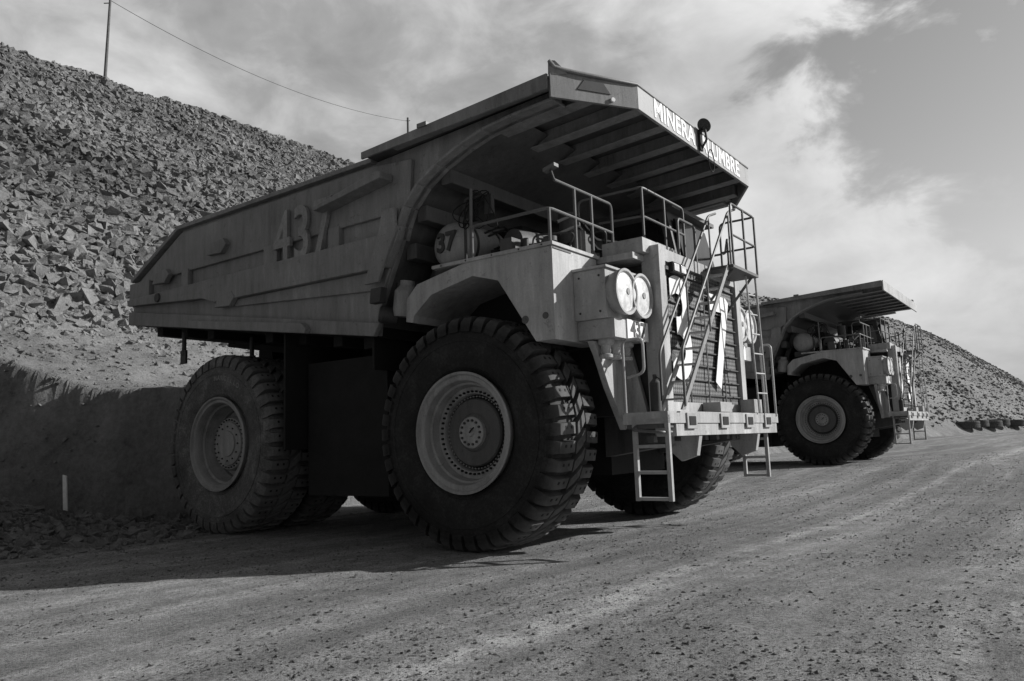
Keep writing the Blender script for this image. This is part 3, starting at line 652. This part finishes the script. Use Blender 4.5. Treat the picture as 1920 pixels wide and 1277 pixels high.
P2=np.stack([x,y,z+sz2*.1],1)
n3=30000; s=rng.uniform(140,300,n3); d=rng.uniform(1,42,n3); x,y,z=hill_z(s,d); sz3=.06+.22*rng.random(n3)**5
P3=np.stack([x,y,z],1)
rocks('rock_rubble',np.concatenate([P2,P3]),np.concatenate([sz2,sz3]),FM)
n=14000; s=rng.uniform(-8,30,n); d=rng.uniform(-.3,10.5,n); x,y,z,mk=hill_z(s,d,True); kp=mk>.25; x,y,z,d=x[kp],y[kp],z[kp],d[kp]; sz=.012+.11*rng.random(len(x))**5*(.5+d/8)
A=np.stack([x,y,z],1)
n=18000; x=-13.8+7.8*rng.random(n)**1.4; y=rng.uniform(12.3,20.3,n); kp=(rng.random(n)<np.clip(1.35-(x+13.8)/7.2-np.abs(y-16.5)/9,0,1)); x,y=x[kp],y[kp]
szb=.015+.12*rng.random(len(x))**4; z=ground_z(x,y)+szb*.2
rocks('bank_debris',np.concatenate([A,np.stack([x,y,z],1)]),np.concatenate([sz,szb]),RM)
n=110000; t=rng.random(n); yy=4.2+t**1.7*34; xx=(rng.random(n)*2-1)*(yy*.75+1)
keep=vnoise(xx*.9,yy*.9,77)+.6*vnoise(xx*.25,yy*.25,78)>.55*rng.random(n)+.28
xx=xx[keep];yy=yy[keep]; sz=.0028+.016*rng.random(len(xx))**8+.00042*yy*.4
rocks('gravel',np.stack([xx,yy,ground_z(xx,yy)+sz*.1],1),sz,PM,.7)
# ------------------------------------------------------------------ poles, wire, stake, tyres
def pole(x,y,z,h,r,name='utility_pole',lean=0):
    b=MB(); b.lathe([(0,0),(0,r),(h,r*.7),(h,0)],(0,0,0),(lean,0,1),'wood',10)
    b.cyl((-.25,0,h-.35),(.25,0,h-.35),.04,'wood',8)
    return obj(name,b.mesh(name),loc=(x,y,z))
pole(-30.3,55.7,29,7.6,.13,lean=.03)
pole(-10.7,82.,28.5,9.2,.16)
b=MB(); A=Vector((-30.1,55.7,36.5)); Bp=Vector((-10.7,82.,37.3)); pts=[]
for i in range(33):
    t=i/32; p=A.lerp(Bp,t); p.z-=4*1.6*t*(1-t); pts.append(p)
b.tube(pts,.022,'dark',6); obj('power_line',b.mesh('power_line'))
b=MB(); b.loft([(-.05,-.02,-.1),(.05,-.02,-.1),(.05,.02,-.1),(-.05,.02,-.1)],[(-.12,-.02,1.15),(-.03,-.02,1.12),(-.03,.02,1.12),(-.12,.02,1.15)],'letter')
obj('wooden_stake',b.mesh('wooden_stake'),loc=(-10.6,18.5,0.05))
for i,sv_ in enumerate((128,132.5,137,141,147)):
    x,y,z=hill_z(np.array([float(sv_)]),np.array([1.6+.3*(i%2)]))
    o=obj('mining_tyre',TYD,loc=(float(x[0]),float(y[0]),float(z[0])+.45)); o.rotation_euler=(math.radians(90),0,.3*i)
# ------------------------------------------------------------------ light, sky, camera
EL=math.radians(26); az=Vector((.99,.11,0)).normalized()
ts=Vector((az.x*math.cos(EL),az.y*math.cos(EL),math.sin(EL)))
L=bpy.data.lights.new('sun','SUN'); L.energy=5.0; L.angle=math.radians(.5); L.color=(1,.995,.985)
lo=bpy.data.objects.new('sun',L); col.objects.link(lo); lo.rotation_euler=ts.to_track_quat('Z','Y').to_euler()
w=bpy.data.worlds.new('World'); S.world=w; w.use_nodes=True; nt=w.node_tree
bg=nt.nodes['Background']; STR=.1; bg.inputs['Strength'].default_value=STR
sky=N(nt,'ShaderNodeTexSky',sky_type='NISHITA'); sky.sun_disc=False; sky.sun_elevation=EL; sky.sun_rotation=math.atan2(az.x,az.y)
bw=N(nt,'ShaderNodeRGBToBW'); nt.links.new(sky.outputs[0],bw.inputs[0])
g=N(nt,'ShaderNodeTexCoord').outputs['Generated']
def dotn(v):
    v=Vector(v).normalized(); n=N(nt,'ShaderNodeVectorMath',operation='DOT_PRODUCT'); nt.links.new(g,n.inputs[0]); n.inputs[1].default_value=v; return n.outputs['Value']
front=ramp(nt,dotn((.1,1,.1)),[(.0,0),(.45,1)])
clear=math_(nt,'MULTIPLY',bw.outputs[0],math_(nt,'ADD',.75,math_(nt,'MULTIPLY',front,.45)))  # unseen sky behind the camera left cloudless and dimmed to lower ambient light
mp=N(nt,'ShaderNodeMapping'); mp.inputs['Scale'].default_value=(1,1,1.6); mp.inputs['Location'].default_value=(.3,.1,.2); nt.links.new(g,mp.inputs['Vector'])
c1=noise(nt,mp.outputs[0],3.2,7,.5,.2); c2=noise(nt,mp.outputs[0],9,9,.58,.3); c3=noise(nt,mp.outputs[0],1.5,4,.45,.2)
dp=dotn((.56,.735,.40))
q=math_(nt,'ADD',dp,math_(nt,'MULTIPLY',math_(nt,'SUBTRACT',c1,.5),-.08)); q=math_(nt,'ADD',q,math_(nt,'MULTIPLY',math_(nt,'SUBTRACT',c2,.5),-.07))
cover=ramp(nt,q,[(.974,1),(.986,0)])
cov=math_(nt,'MULTIPLY',cover,front)
edge=ramp(nt,q,[(.92,0),(.970,1)])
bright=math_(nt,'ADD',math_(nt,'MULTIPLY',c3,.33),math_(nt,'ADD',math_(nt,'MULTIPLY',c1,.33),math_(nt,'MULTIPLY',c2,.34)))
db=ramp(nt,dotn((.40,.86,.28)),[(.80,0),(.97,1)])
bright=math_(nt,'ADD',bright,math_(nt,'ADD',math_(nt,'MULTIPLY',db,.03),math_(nt,'MULTIPLY',edge,.095)))
cc=ramp(nt,bright,[(.41,.29),(.50,.39),(.57,.56),(.69,.86)])
ccs=math_(nt,'MULTIPLY',cc,1/STR)
mx=N(nt,'ShaderNodeMixRGB'); nt.links.new(cov,mx.inputs[0]); nt.links.new(clear,mx.inputs[1]); nt.links.new(ccs,mx.inputs[2])
nt.links.new(mx.outputs[0],bg.inputs['Color'])
cam=bpy.data.cameras.new('camera'); co=bpy.data.objects.new('camera',cam); col.objects.link(co); S.camera=co
cam.sensor_width=36; cam.lens=1451/1920*36; cam.clip_end=8000; cam.clip_start=.1
co.location=(0,0,1.6)
R=Matrix.Rotation(math.radians(90+7.46),4,'X')@Matrix.Rotation(math.radians(-2.03),4,'Z')
co.rotation_euler=R.to_euler()
S.view_settings.view_transform='Standard'; S.view_settings.look='None'; S.view_settings.exposure=0
